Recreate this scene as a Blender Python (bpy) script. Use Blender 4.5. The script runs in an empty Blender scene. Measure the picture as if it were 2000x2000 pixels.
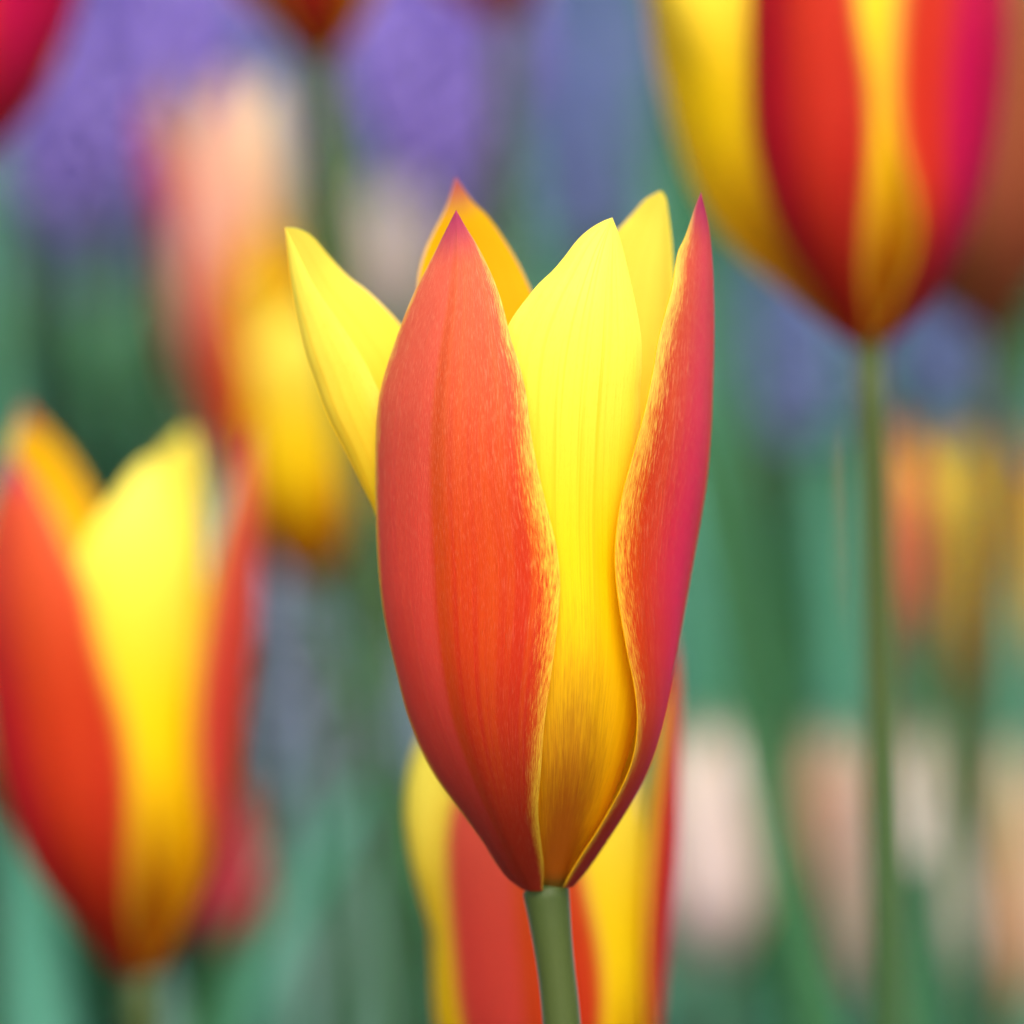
import bpy, math, random
import numpy as np
from mathutils import Vector

# ------------------------------------------------------------------ camera, world, sun, exposure
scene = bpy.context.scene
col = scene.collection
K = 0.0945                       # tangent of half the field of view
D0 = 0.50                        # distance of the main flower's axis
PITCH = math.radians(9.5)
CAM = np.array([0.0, 0.0, 0.33])
U = K * D0 / 1000.0              # one photograph pixel at the main flower, in metres

cam_data = bpy.data.cameras.new('camera')
cam_data.sensor_width = 36.0
cam_data.lens = 18.0 / K
cam_data.clip_start = 0.02
cam_data.clip_end = 500.0
cam_data.dof.use_dof = True
cam_data.dof.focus_distance = 0.4885
cam_data.dof.aperture_fstop = cam_data.lens / 15.5
cam_data.dof.aperture_blades = 0
cam = bpy.data.objects.new('camera', cam_data)
col.objects.link(cam)
cam.location = CAM
cam.rotation_euler = (math.pi / 2 - PITCH, 0, 0)
scene.camera = cam

SUN_EL, SUN_AZ = 58.0, 10.0     # azimuth measured from behind the camera, towards the left when negative
world = bpy.data.worlds.new('World')
scene.world = world
world.use_nodes = True
wn = world.node_tree.nodes
bg = wn['Background']
sky = wn.new('ShaderNodeTexSky')
sky.sky_type = 'NISHITA'
sky.sun_disc = False
sky.sun_elevation = math.radians(SUN_EL)
sky.sun_rotation = math.radians(180 + SUN_AZ * -1)
sky.air_density = 1.0
sky.dust_density = 6.0
world.node_tree.links.new(sky.outputs[0], bg.inputs[0])
bg.inputs[1].default_value = 0.15

sun_data = bpy.data.lights.new('sun', 'SUN')
sun_data.energy = 1.2
sun_data.angle = math.radians(40)
sun_data.color = (1.0, 0.95, 0.87)
sun = bpy.data.objects.new('sun', sun_data)
col.objects.link(sun)
_az = math.radians(SUN_AZ)
_sd = Vector((math.sin(_az) * math.cos(math.radians(SUN_EL)), -math.cos(_az) * math.cos(math.radians(SUN_EL)), math.sin(math.radians(SUN_EL))))
sun.rotation_euler = _sd.to_track_quat('Z', 'Y').to_euler()
sun.location = (0, 0, 3)

scene.view_settings.view_transform = 'Standard'
scene.view_settings.look = 'None'
scene.view_settings.gamma = 1.0
scene.view_settings.exposure = 0.88
scene.render.engine = 'CYCLES'
scene.cycles.use_denoising = True
scene.cycles.use_adaptive_sampling = True
scene.cycles.adaptive_threshold = 0.03
scene.cycles.max_bounces = 8
scene.cycles.diffuse_bounces = 6
scene.cycles.transmission_bounces = 6
scene.cycles.transparent_max_bounces = 8
scene.cycles.sample_clamp_indirect = 10

RNG = random.Random(11)
FWD = np.array([0, math.cos(PITCH), -math.sin(PITCH)])
UPV = np.array([0, math.sin(PITCH), math.cos(PITCH)])
RGT = np.array([1.0, 0, 0])


def at(px, py, depth):
    """point seen at that place of the photograph at that distance along the view axis"""
    return CAM + depth * (FWD + RGT * ((px - 1000) / 1000 * K) + UPV * ((1000 - py) / 1000 * K))


# ------------------------------------------------------------------ materials
class NB:
    def __init__(self, name):
        self.m = bpy.data.materials.new(name)
        self.m.use_nodes = True
        self.t = self.m.node_tree
        self.t.nodes.clear()

    def n(self, kind, **kw):
        nd = self.t.nodes.new(kind)
        for k, v in kw.items():
            setattr(nd, k, v)
        return nd

    def link(self, a, b):
        self.t.links.new(a, b)

    def setin(self, sock, v):
        if isinstance(v, bpy.types.NodeSocket):
            self.link(v, sock)
        elif isinstance(v, (tuple, list)) and len(v) == 3 and sock.type == 'RGBA':
            sock.default_value = (*v, 1)
        else:
            sock.default_value = v

    def math(self, op, a, b=0.0, c=0.0, clamp=False):
        nd = self.n('ShaderNodeMath', operation=op, use_clamp=clamp)
        for i, v in enumerate((a, b, c)):
            self.setin(nd.inputs[i], v)
        return nd.outputs[0]

    def ss(self, x, e0, e1):
        nd = self.n('ShaderNodeMapRange', interpolation_type='SMOOTHSTEP')
        for i, v in enumerate((x, e0, e1, 0.0, 1.0)):
            self.setin(nd.inputs[i], v)
        return nd.outputs[0]

    def mix(self, f, a, b):
        nd = self.n('ShaderNodeMix', data_type='RGBA')
        self.setin(nd.inputs[0], f)
        self.setin(nd.inputs[6], a)
        self.setin(nd.inputs[7], b)
        return nd.outputs[2]

    def noise(self, vec, scale=1.0, detail=2.0, rough=0.5):
        nd = self.n('ShaderNodeTexNoise')
        self.link(vec, nd.inputs['Vector'])
        nd.inputs['Scale'].default_value = scale
        nd.inputs['Detail'].default_value = detail
        nd.inputs['Roughness'].default_value = rough
        return nd.outputs[0]

    def uv(self):
        tc = self.n('ShaderNodeTexCoord')
        sp = self.n('ShaderNodeSeparateXYZ')
        self.link(tc.outputs['UV'], sp.inputs[0])
        return sp.outputs[0], sp.outputs[1]

    def vec(self, x, y, z=0.0):
        nd = self.n('ShaderNodeCombineXYZ')
        for i, v in enumerate((x, y, z)):
            self.setin(nd.inputs[i], v)
        return nd.outputs[0]

    def thin(self, colour, trans_colour, trans, rough=0.5, sheen=0.0, sheen_tint=(1, 1, 1), bump=None, bump_dist=0.0001, bump_strength=0.5, spec=0.4):
        """a leaf or petal skin: diffuse and gloss on the face, part of the light passing through"""
        p = self.n('ShaderNodeBsdfPrincipled')
        self.setin(p.inputs['Base Color'], colour)
        p.inputs['Roughness'].default_value = rough
        p.inputs['Specular IOR Level'].default_value = spec
        p.inputs['Sheen Weight'].default_value = sheen
        p.inputs['Sheen Roughness'].default_value = 0.3
        p.inputs['Sheen Tint'].default_value = (*sheen_tint, 1)
        tr = self.n('ShaderNodeBsdfTranslucent')
        self.setin(tr.inputs[0], trans_colour)
        if bump is not None:
            b = self.n('ShaderNodeBump')
            b.inputs['Strength'].default_value = bump_strength
            b.inputs['Distance'].default_value = bump_dist
            self.link(bump, b.inputs['Height'])
            self.link(b.outputs[0], p.inputs['Normal'])
            self.link(b.outputs[0], tr.inputs['Normal'])
        mx = self.n('ShaderNodeMixShader')
        mx.inputs[0].default_value = trans
        self.link(p.outputs[0], mx.inputs[1])
        self.link(tr.outputs[0], mx.inputs[2])
        out = self.n('ShaderNodeOutputMaterial')
        self.link(mx.outputs[0], out.inputs[0])
        return self.m


def object_random(b):
    oi = b.n('ShaderNodeObjectInfo')
    return oi.outputs['Random']


YEL = (0.91, 0.665, 0.0)
YEL_PALE = (0.93, 0.84, 0.11)


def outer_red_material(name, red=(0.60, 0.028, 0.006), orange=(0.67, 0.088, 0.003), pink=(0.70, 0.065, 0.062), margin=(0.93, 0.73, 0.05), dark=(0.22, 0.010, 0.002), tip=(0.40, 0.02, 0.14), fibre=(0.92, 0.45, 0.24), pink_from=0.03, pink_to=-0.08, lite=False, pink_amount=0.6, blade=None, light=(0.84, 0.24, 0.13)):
    """back of an outer tepal: red blade, frayed yellow margin, magenta tip, maroon claw; base shade and sky reflection painted in"""
    b = NB(name)
    u, v = b.uv()
    sgn = b.math('SUBTRACT', b.math('MULTIPLY', u, 2.0), 1.0)
    s = b.math('ABSOLUTE', sgn)
    # fibres run up the tepal and fan out towards its margins
    slant = b.math('SUBTRACT', v, b.math('MULTIPLY', s, 0.10))
    side = b.math('MULTIPLY', sgn, b.math('SUBTRACT', 1.0, b.math('MULTIPLY', v, 0.30)))
    vein = b.noise(b.vec(b.math('MULTIPLY', side, 13.0), b.math('MULTIPLY', v, 1.3), 7.0), 1.0, 2.0, 0.5)
    if not lite:
        fib = b.noise(b.vec(b.math('MULTIPLY', side, 85.0), b.math('MULTIPLY', slant, 28.0), object_random(b)), 1.0, 3.0, 0.6)
        fine = b.noise(b.vec(b.math('MULTIPLY', side, 210.0), b.math('MULTIPLY', slant, 75.0), 3.0), 1.0, 2.0, 0.6)
        blot = b.noise(b.vec(b.math('MULTIPLY', u, 3.0), b.math('MULTIPLY', v, 4.0), 1.0), 1.0, 2.0, 0.5)
    # width of the red blade along the tepal
    fc = b.n('ShaderNodeFloatCurve')
    cv = fc.mapping.curves[0]
    pts = blade or [(0.0, 0.98), (0.1, 0.94), (0.33, 1.0), (0.55, 0.955), (0.63, 0.97), (0.72, 1.01), (0.86, 1.05), (1.0, 1.06)]
    cv.points[0].location = pts[0]
    cv.points[1].location = pts[-1]
    for p in pts[1:-1]:
        cv.points.new(*p)
    fc.mapping.update()
    b.link(v, fc.inputs['Value'])
    d = b.math('SUBTRACT', s, fc.outputs[0])
    if not lite:
        jag = b.math('ADD', b.math('MULTIPLY', b.math('SUBTRACT', fib, 0.5), 0.26), b.math('MULTIPLY', b.math('SUBTRACT', fine, 0.5), 0.30))
        d = b.math('ADD', d, jag)
    mask = b.ss(d, -0.15, 0.11)                      # 0 red, 1 margin
    c = b.mix(b.math('ADD', b.math('MULTIPLY', b.ss(vein, 0.30, 0.70), 0.6), b.math('MULTIPLY', b.ss(v, 0.25, 0.8), 0.4)), red, orange)
    c = b.mix(b.math('MULTIPLY', b.ss(sgn, pink_from, pink_to), pink_amount), c, pink)  # tints one half; on the main tepals it paints the sky's reflection
    if not lite:
        c = b.mix(b.math('MULTIPLY', b.ss(blot, 0.5, 0.75), 0.25), c, (0.58, 0.02, 0.006))
    c = b.mix(b.math('MULTIPLY', b.ss(v, 0.5, 0.95), 0.38), c, light)  # pales the upper tepal, painting in the soft highlight from above
    mid = b.math('SUBTRACT', 1.0, b.ss(b.math('ABSOLUTE', b.math('SUBTRACT', sgn, 0.07)), 0.0, 0.12))
    c = b.mix(b.math('MULTIPLY', b.math('MULTIPLY', mid, b.ss(v, 1.0, 0.75)), 0.5), c, tuple(x * 0.85 for x in orange))
    claw = b.math('SUBTRACT', 1.0, b.ss(v, 0.0, 0.40))
    c = b.mix(b.math('MULTIPLY', claw, 0.92), c, dark)  # maroon pigment, deepened to paint in the shade at the base
    if not lite:
        lift = b.math('ADD', 0.25, b.math('MULTIPLY', b.ss(v, 0.35, 1.0), 1.1))  # whitens the fibres upwards as a painted sheen
        c = b.mix(b.math('MULTIPLY', b.math('MULTIPLY', b.ss(fib, 0.50, 0.80), lift), b.math('ADD', 0.12, b.math('MULTIPLY', b.ss(s, 0.35, 0.9), 0.5))), c, fibre)
        c = b.mix(b.math('MULTIPLY', b.math('MULTIPLY', b.ss(fine, 0.48, 0.80), lift), 0.42), c, fibre)
    mg = b.mix(b.ss(v, 0.45, 0.9), margin, tuple(min(0.93, x * 1.04 + 0.10) for x in margin))
    mg = b.mix(b.math('MULTIPLY', claw, 0.5), mg, (0.45, 0.24, 0.006))
    c = b.mix(mask, c, mg)
    c = b.mix(b.math('MULTIPLY', b.ss(v, 0.91, 0.995), 0.8), c, tip)
    if lite:
        return b.thin(c, c, 0.42, rough=0.5, sheen=0.03, sheen_tint=(1.0, 0.6, 0.7), spec=0.2)
    h = b.math('ADD', b.math('MULTIPLY', vein, 0.9), b.math('ADD', b.math('MULTIPLY', fib, 0.6), b.math('MULTIPLY', fine, 0.7)))
    return b.thin(c, c, 0.42, rough=0.5, sheen=0.06, sheen_tint=(1.0, 0.55, 0.6), bump=h, bump_dist=0.00012, bump_strength=0.55, spec=0.2)


def inner_yellow_material(name, base=YEL, pale=YEL_PALE, blush=(0.34, 0.062, 0.001), amount=1.0, lite=False):
    """back of an inner tepal: yellow, lemon towards the tip, orange veins, brown-red blush at the claw"""
    b = NB(name)
    u, v = b.uv()
    sgn = b.math('SUBTRACT', b.math('MULTIPLY', u, 2.0), 1.0)
    s = b.math('ABSOLUTE', sgn)
    fan = b.math('MULTIPLY', sgn, b.math('ADD', 1.0, b.math('MULTIPLY', v, -0.3)))
    vein = b.noise(b.vec(b.math('MULTIPLY', fan, 14.0), b.math('MULTIPLY', v, 1.2), 5.0), 1.0, 2.0, 0.5)
    c = b.mix(b.ss(v, 0.10, 0.55), tuple(x * y for x, y in zip(base, (1.0, 0.74, 1.0))), base)
    c = b.mix(b.ss(v, 0.50, 0.97), c, pale)  # lemon pigment and painted sky reflection together at the tip
    c = b.mix(b.math('MULTIPLY', b.ss(s, 0.80, 1.0), b.math('MULTIPLY', b.ss(v, 0.3, 0.7), 0.8)), c, pale)
    d = b.math('ADD', b.math('MULTIPLY', v, 1.75), b.math('MULTIPLY', b.math('POWER', s, 2.0), 0.75))
    if not lite:
        fib = b.noise(b.vec(b.math('MULTIPLY', fan, 60.0), b.math('MULTIPLY', v, 22.0), object_random(b)), 1.0, 3.0, 0.6)
        fine = b.noise(b.vec(b.math('MULTIPLY', u, 120.0), b.math('MULTIPLY', v, 110.0), 3.0), 1.0, 2.0, 0.6)
        c = b.mix(b.math('MULTIPLY', b.ss(vein, 0.50, 0.68), b.math('MULTIPLY', b.ss(s, 0.9, 0.1), 0.75)), c, (0.85, 0.53, 0.0))
        c = b.mix(b.math('MULTIPLY', b.ss(fine, 0.50, 0.8), 0.30), c, (0.88, 0.54, 0.0))
        c = b.mix(b.math('MULTIPLY', b.ss(fib, 0.52, 0.75), 0.22), c, (0.88, 0.55, 0.0))
        d = b.math('ADD', d, b.math('MULTIPLY', b.math('SUBTRACT', fib, 0.5), -0.55))
    bl = b.math('SUBTRACT', 1.0, b.ss(d, 0.16, 0.88))
    c = b.mix(b.math('MULTIPLY', bl, 0.92 * amount), c, blush)
    c = b.mix(b.math('MULTIPLY', b.math('SUBTRACT', 1.0, b.ss(v, 0.0, 0.035)), 0.8), c, (0.03, 0.06, 0.004))
    if lite:
        return b.thin(c, c, 0.40, rough=0.5, sheen=0.03, spec=0.22)
    h = b.math('ADD', b.math('MULTIPLY', vein, 1.3), b.math('MULTIPLY', fine, 0.2))
    return b.thin(c, c, 0.40, rough=0.5, sheen=0.04, sheen_tint=(1, 0.97, 0.85), bump=h, bump_dist=0.00012, bump_strength=0.45, spec=0.25)


def face_material(name, base=YEL, pale=YEL_PALE, tip=None):
    """inside face of a tepal"""
    b = NB(name)
    u, v = b.uv()
    sgn = b.math('SUBTRACT', b.math('MULTIPLY', u, 2.0), 1.0)
    vein = b.noise(b.vec(b.math('MULTIPLY', sgn, 16.0), b.math('MULTIPLY', v, 1.2), 5.0), 1.0, 2.0, 0.5)
    c = b.mix(b.ss(v, 0.5, 0.98), base, pale)
    c = b.mix(b.math('MULTIPLY', b.ss(vein, 0.50, 0.66), 0.2), c, tuple(x * y for x, y in zip(base, (0.95, 0.82, 0.9))))
    if tip:
        c = b.mix(b.math('MULTIPLY', b.ss(v, 0.93, 0.995), 0.8), c, tip)
    return b.thin(c, c, 0.40, rough=0.45, sheen=0.03, spec=0.25)


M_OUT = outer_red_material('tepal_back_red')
M_OUT_B = outer_red_material('tepal_back_crimson', pink=(0.76, 0.016, 0.130), pink_from=-0.85, pink_to=-0.30, pink_amount=0.9, light=(0.80, 0.17, 0.13), blade=[(0.0, 0.98), (0.1, 0.98), (0.33, 1.0), (0.55, 0.97), (0.75, 0.935), (0.9, 0.91), (1.0, 1.05)])  # magenta half paints in a grazing sky reflection
M_IN = inner_yellow_material('tepal_back_yellow')
M_FACE = face_material('tepal_face_yellow')
M_FACE_O = face_material('tepal_face_deep_yellow', base=(0.90, 0.52, 0.0), pale=(0.92, 0.58, 0.006), tip=(0.55, 0.05, 0.16))  # deeper yellow paints in light coming through the red back
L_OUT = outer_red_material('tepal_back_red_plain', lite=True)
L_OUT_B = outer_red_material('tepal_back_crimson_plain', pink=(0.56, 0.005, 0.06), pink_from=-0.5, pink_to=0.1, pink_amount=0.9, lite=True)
L_IN = inner_yellow_material('tepal_back_yellow_plain', lite=True)
M_PALE_OUT = outer_red_material('tepal_back_blush', red=(0.84, 0.44, 0.32), orange=(0.86, 0.50, 0.28), pink=(0.84, 0.42, 0.38), light=(0.88, 0.55, 0.40), margin=(0.88, 0.76, 0.44), dark=(0.50, 0.20, 0.10), tip=(0.70, 0.4, 0.4), lite=True)
M_PALE_IN = inner_yellow_material('tepal_back_cream', base=(0.88, 0.74, 0.36), pale=(0.88, 0.78, 0.58), blush=(0.7, 0.4, 0.2), amount=0.5, lite=True)
M_PALE_FACE = face_material('tepal_face_cream', base=(0.86, 0.72, 0.38), pale=(0.88, 0.78, 0.58))
M_WHITE_OUT = outer_red_material('tepal_back_white', red=(0.84, 0.72, 0.70), orange=(0.85, 0.75, 0.66), pink=(0.82, 0.68, 0.74), light=(0.85, 0.76, 0.72), margin=(0.88, 0.83, 0.70), dark=(0.5, 0.45, 0.45), tip=(0.75, 0.6, 0.65), lite=True)
L_CRIM = outer_red_material('tepal_back_dusky_crimson', red=(0.50, 0.03, 0.05), orange=(0.52, 0.06, 0.06), pink=(0.55, 0.05, 0.10), light=(0.55, 0.08, 0.09), margin=(0.6, 0.10, 0.10), lite=True)
L_SALM = outer_red_material('tepal_back_salmon', red=(0.74, 0.20, 0.10), orange=(0.76, 0.24, 0.10), pink=(0.74, 0.21, 0.13), margin=(0.78, 0.32, 0.13), light=(0.76, 0.27, 0.13), dark=(0.3, 0.12, 0.06), lite=True)
L_DEEP = outer_red_material('tepal_back_deep_red', red=(0.46, 0.010, 0.008), orange=(0.62, 0.045, 0.012), pink=(0.42, 0.004, 0.016), pink_from=0.15, pink_to=-0.25, pink_amount=1.0, light=(0.56, 0.035, 0.015), lite=True)
L_RUST = outer_red_material('tepal_back_rust', red=(0.36, 0.085, 0.03), orange=(0.40, 0.12, 0.03), pink=(0.36, 0.08, 0.04), margin=(0.45, 0.2, 0.05), light=(0.42, 0.15, 0.06), dark=(0.2, 0.05, 0.02), lite=True)
L_LEFT = outer_red_material('tepal_back_red_crimson_side', red=(0.52, 0.02, 0.008), orange=(0.64, 0.07, 0.006), pink=(0.48, 0.006, 0.020), pink_from=0.1, pink_to=-0.3, pink_amount=0.9, light=(0.76, 0.18, 0.06), lite=True)
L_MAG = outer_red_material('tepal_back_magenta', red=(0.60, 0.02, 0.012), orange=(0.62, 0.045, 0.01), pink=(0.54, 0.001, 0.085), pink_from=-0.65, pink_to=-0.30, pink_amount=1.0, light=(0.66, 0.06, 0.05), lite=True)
M_WHITE_IN = inner_yellow_material('tepal_back_ivory', base=(0.86, 0.78, 0.64), pale=(0.86, 0.82, 0.76), blush=(0.6, 0.5, 0.4), amount=0.4, lite=True)


def stem_material():
    b = NB('stem_green')
    u, v = b.uv()
    st = b.noise(b.vec(b.math('MULTIPLY', u, 30.0), b.math('MULTIPLY', v, 5.0)), 1.0, 3.0, 0.6)
    sp = b.noise(b.vec(b.math('MULTIPLY', u, 60.0), b.math('MULTIPLY', v, 300.0)), 1.0, 2.0, 0.6)
    c = b.mix(st, (0.036, 0.058, 0.006), (0.056, 0.084, 0.014))
    c = b.mix(b.ss(v, 0.55, 0.93), (0.028, 0.105, 0.034), c)
    c = b.mix(b.math('MULTIPLY', b.ss(sp, 0.5, 0.75), 0.25), c, (0.075, 0.105, 0.03))
    c = b.mix(b.math('MULTIPLY', b.ss(v, 0.965, 1.0), 0.35), c, (0.03, 0.06, 0.006))
    return b.thin(c, c, 0.05, rough=0.5, sheen=0.34, sheen_tint=(0.72, 0.86, 1.0), bump=sp, bump_dist=0.0001, bump_strength=0.4, spec=0.3)


def leaf_material(name, a, c2, tr, sheen=0.25):
    b = NB(name)
    u, v = b.uv()
    st = b.noise(b.vec(b.math('MULTIPLY', u, 22.0), b.math('MULTIPLY', v, 2.0), object_random(b)), 1.0, 3.0, 0.6)
    bl = b.noise(b.vec(b.math('MULTIPLY', u, 2.0), b.math('MULTIPLY', v, 5.0), 4.0), 1.0, 2.0, 0.6)
    f = b.math('ADD', b.math('MULTIPLY', st, 0.6), b.math('MULTIPLY', bl, 0.5), clamp=True)
    c = b.mix(b.ss(f, 0.25, 0.85), a, c2)
    return b.thin(c, tr, 0.28, rough=0.36, sheen=sheen, sheen_tint=(0.75, 0.92, 1.0), bump=st, bump_dist=0.0004, bump_strength=0.4, spec=0.6)


M_STEM = stem_material()
M_LEAF = leaf_material('leaf_green', (0.030, 0.16, 0.046), (0.075, 0.26, 0.105), (0.06, 0.32, 0.06), 0.08)
M_LEAF_BLUE = leaf_material('leaf_blue_green', (0.055, 0.31, 0.19), (0.16, 0.46, 0.34), (0.07, 0.42, 0.18), 0.12)
M_LEAF_MINT = leaf_material('leaf_pale_mint', (0.16, 0.42, 0.32), (0.42, 0.62, 0.55), (0.16, 0.45, 0.28), 0.15)
M_LEAF_DARK = leaf_material('leaf_dark_green', (0.004, 0.042, 0.016), (0.010, 0.075, 0.030), (0.015, 0.11, 0.025), 0.03)  # near-black green, painting the shade of gaps among the leaves


def violet_material(name, a, c2):
    b = NB(name)
    u, v = b.uv()
    oi = b.n('ShaderNodeTexCoord')
    n1 = b.noise(oi.outputs['Object'], 40.0, 1.0, 0.5)
    c = b.mix(n1, a, c2)
    return b.thin(c, c, 0.35, rough=0.7, spec=0.1)


M_VIOLET = violet_material('floret_violet', (0.32, 0.23, 0.68), (0.44, 0.34, 0.78))
M_BLUE = violet_material('floret_blue', (0.17, 0.24, 0.48), (0.28, 0.34, 0.58))

M_LILAC = violet_material('floret_pale_blue', (0.34, 0.42, 0.60), (0.50, 0.56, 0.70))


def soil_material(name='soil', lo=(0.016, 0.013, 0.009), hi=(0.05, 0.038, 0.024), fleck=(0.09, 0.07, 0.05)):
    b = NB(name)
    tc = b.n('ShaderNodeTexCoord')
    n1 = b.noise(tc.outputs['Object'], 14.0, 6.0, 0.65)
    n2 = b.noise(tc.outputs['Object'], 120.0, 4.0, 0.6)
    c = b.mix(n1, lo, hi)
    c = b.mix(b.math('MULTIPLY', b.ss(n2, 0.5, 0.75), 0.5), c, fleck)
    p = b.n('ShaderNodeBsdfPrincipled')
    b.link(c, p.inputs['Base Color'])
    p.inputs['Roughness'].default_value = 0.95
    bp = b.n('ShaderNodeBump')
    bp.inputs['Distance'].default_value = 0.01
    b.link(b.math('ADD', n1, b.math('MULTIPLY', n2, 0.4)), bp.inputs['Height'])
    b.link(bp.outputs[0], p.inputs['Normal'])
    o = b.n('ShaderNodeOutputMaterial')
    b.link(p.outputs[0], o.inputs[0])
    return b.m


M_SOIL = soil_material()
M_BOUNCE = soil_material('bounce_sheet_pale', (0.34, 0.31, 0.27), (0.48, 0.45, 0.40), (0.56, 0.53, 0.48))  # pale surface of the added light-bouncing sheet


# ------------------------------------------------------------------ mesh helpers
def mesh_object(name, verts, faces, mats, parent=None, uvs=None, mat_idx=None, smooth=True):
    me = bpy.data.meshes.new(name)
    me.from_pydata([tuple(map(float, p)) for p in verts], [], faces)
    for m in mats:
        me.materials.append(m)
    if uvs is not None:
        lay = me.uv_layers.new(name='UVMap')
        li = np.empty(len(me.loops), dtype=np.int32)
        me.loops.foreach_get('vertex_index', li)
        lay.data.foreach_set('uv', np.asarray(uvs, dtype=np.float32)[li].ravel())
    if mat_idx is not None:
        me.polygons.foreach_set('material_index', np.asarray(mat_idx, dtype=np.int32))
    if smooth:
        me.polygons.foreach_set('use_smooth', np.ones(len(me.polygons), dtype=bool))
    me.update()
    ob = bpy.data.objects.new(name, me)
    col.objects.link(ob)
    if parent is not None:
        ob.parent = parent
    return ob


def empty(name, loc, label, cat, group=None):
    o = bpy.data.objects.new(name, None)
    o.empty_display_size = 0.01
    col.objects.link(o)
    o.location = tuple(map(float, loc))
    o['label'] = label
    o['category'] = cat
    if group:
        o['group'] = group
    return o


def spline(pts, n):
    """n points spread evenly along a smooth curve through pts"""
    p = np.asarray(pts, dtype=float)
    q = np.vstack([2 * p[0] - p[1], p, 2 * p[-1] - p[-2]])
    dense = []
    for i in range(1, len(q) - 2):
        p0, p1, p2, p3 = q[i - 1], q[i], q[i + 1], q[i + 2]
        # centripetal tangents keep the curve free of overshoot
        t01 = max(np.linalg.norm(p1 - p0) ** 0.5, 1e-9); t12 = max(np.linalg.norm(p2 - p1) ** 0.5, 1e-9); t23 = max(np.linalg.norm(p3 - p2) ** 0.5, 1e-9)
        m1 = (p2 - p1) + t12 * ((p1 - p0) / t01 - (p2 - p0) / (t01 + t12))
        m2 = (p2 - p1) + t12 * ((p3 - p2) / t23 - (p3 - p1) / (t12 + t23))
        for t in np.linspace(0, 1, 16, endpoint=False):
            h = t * t * (3 - 2 * t)
            dense.append((1 - h) * p1 + h * p2 + t * (1 - t) ** 2 * m1 - t * t * (1 - t) * m2)
    dense.append(p[-1])
    d = np.array(dense)
    k = np.ones(5) / 5                                  # light smoothing of the control points
    for a in range(3):
        pad = np.concatenate([np.full(2, d[0, a]), d[:, a], np.full(2, d[-1, a])])
        sm = np.convolve(pad, k, 'valid')
        d[2:-2, a] = sm[2:-2]
    ln = np.concatenate([[0], np.cumsum(np.linalg.norm(np.diff(d, axis=0), axis=1))])
    tt = np.linspace(0, ln[-1], n)
    return np.stack([np.interp(tt, ln, d[:, a]) for a in range(3)], axis=1)


def tepal_grid(curves, nt, ns, groove=0.0):
    """rows base to tip, columns edge to edge; left edge, midrib and right edge are given"""
    L, M, R = (spline(c, nt) for c in curves)
    s = np.linspace(-1, 1, ns)
    s = np.sign(s) * (1 - (1 - np.abs(s)) ** 1.15)
    s = s[None, :, None]
    Lc, Mc, Rc = L[:, None, :], M[:, None, :], R[:, None, :]
    return Mc + s * (Rc - Lc) / 2 + s * s * ((Lc + Rc) / 2 - Mc), s[0, :, 0]


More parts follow.
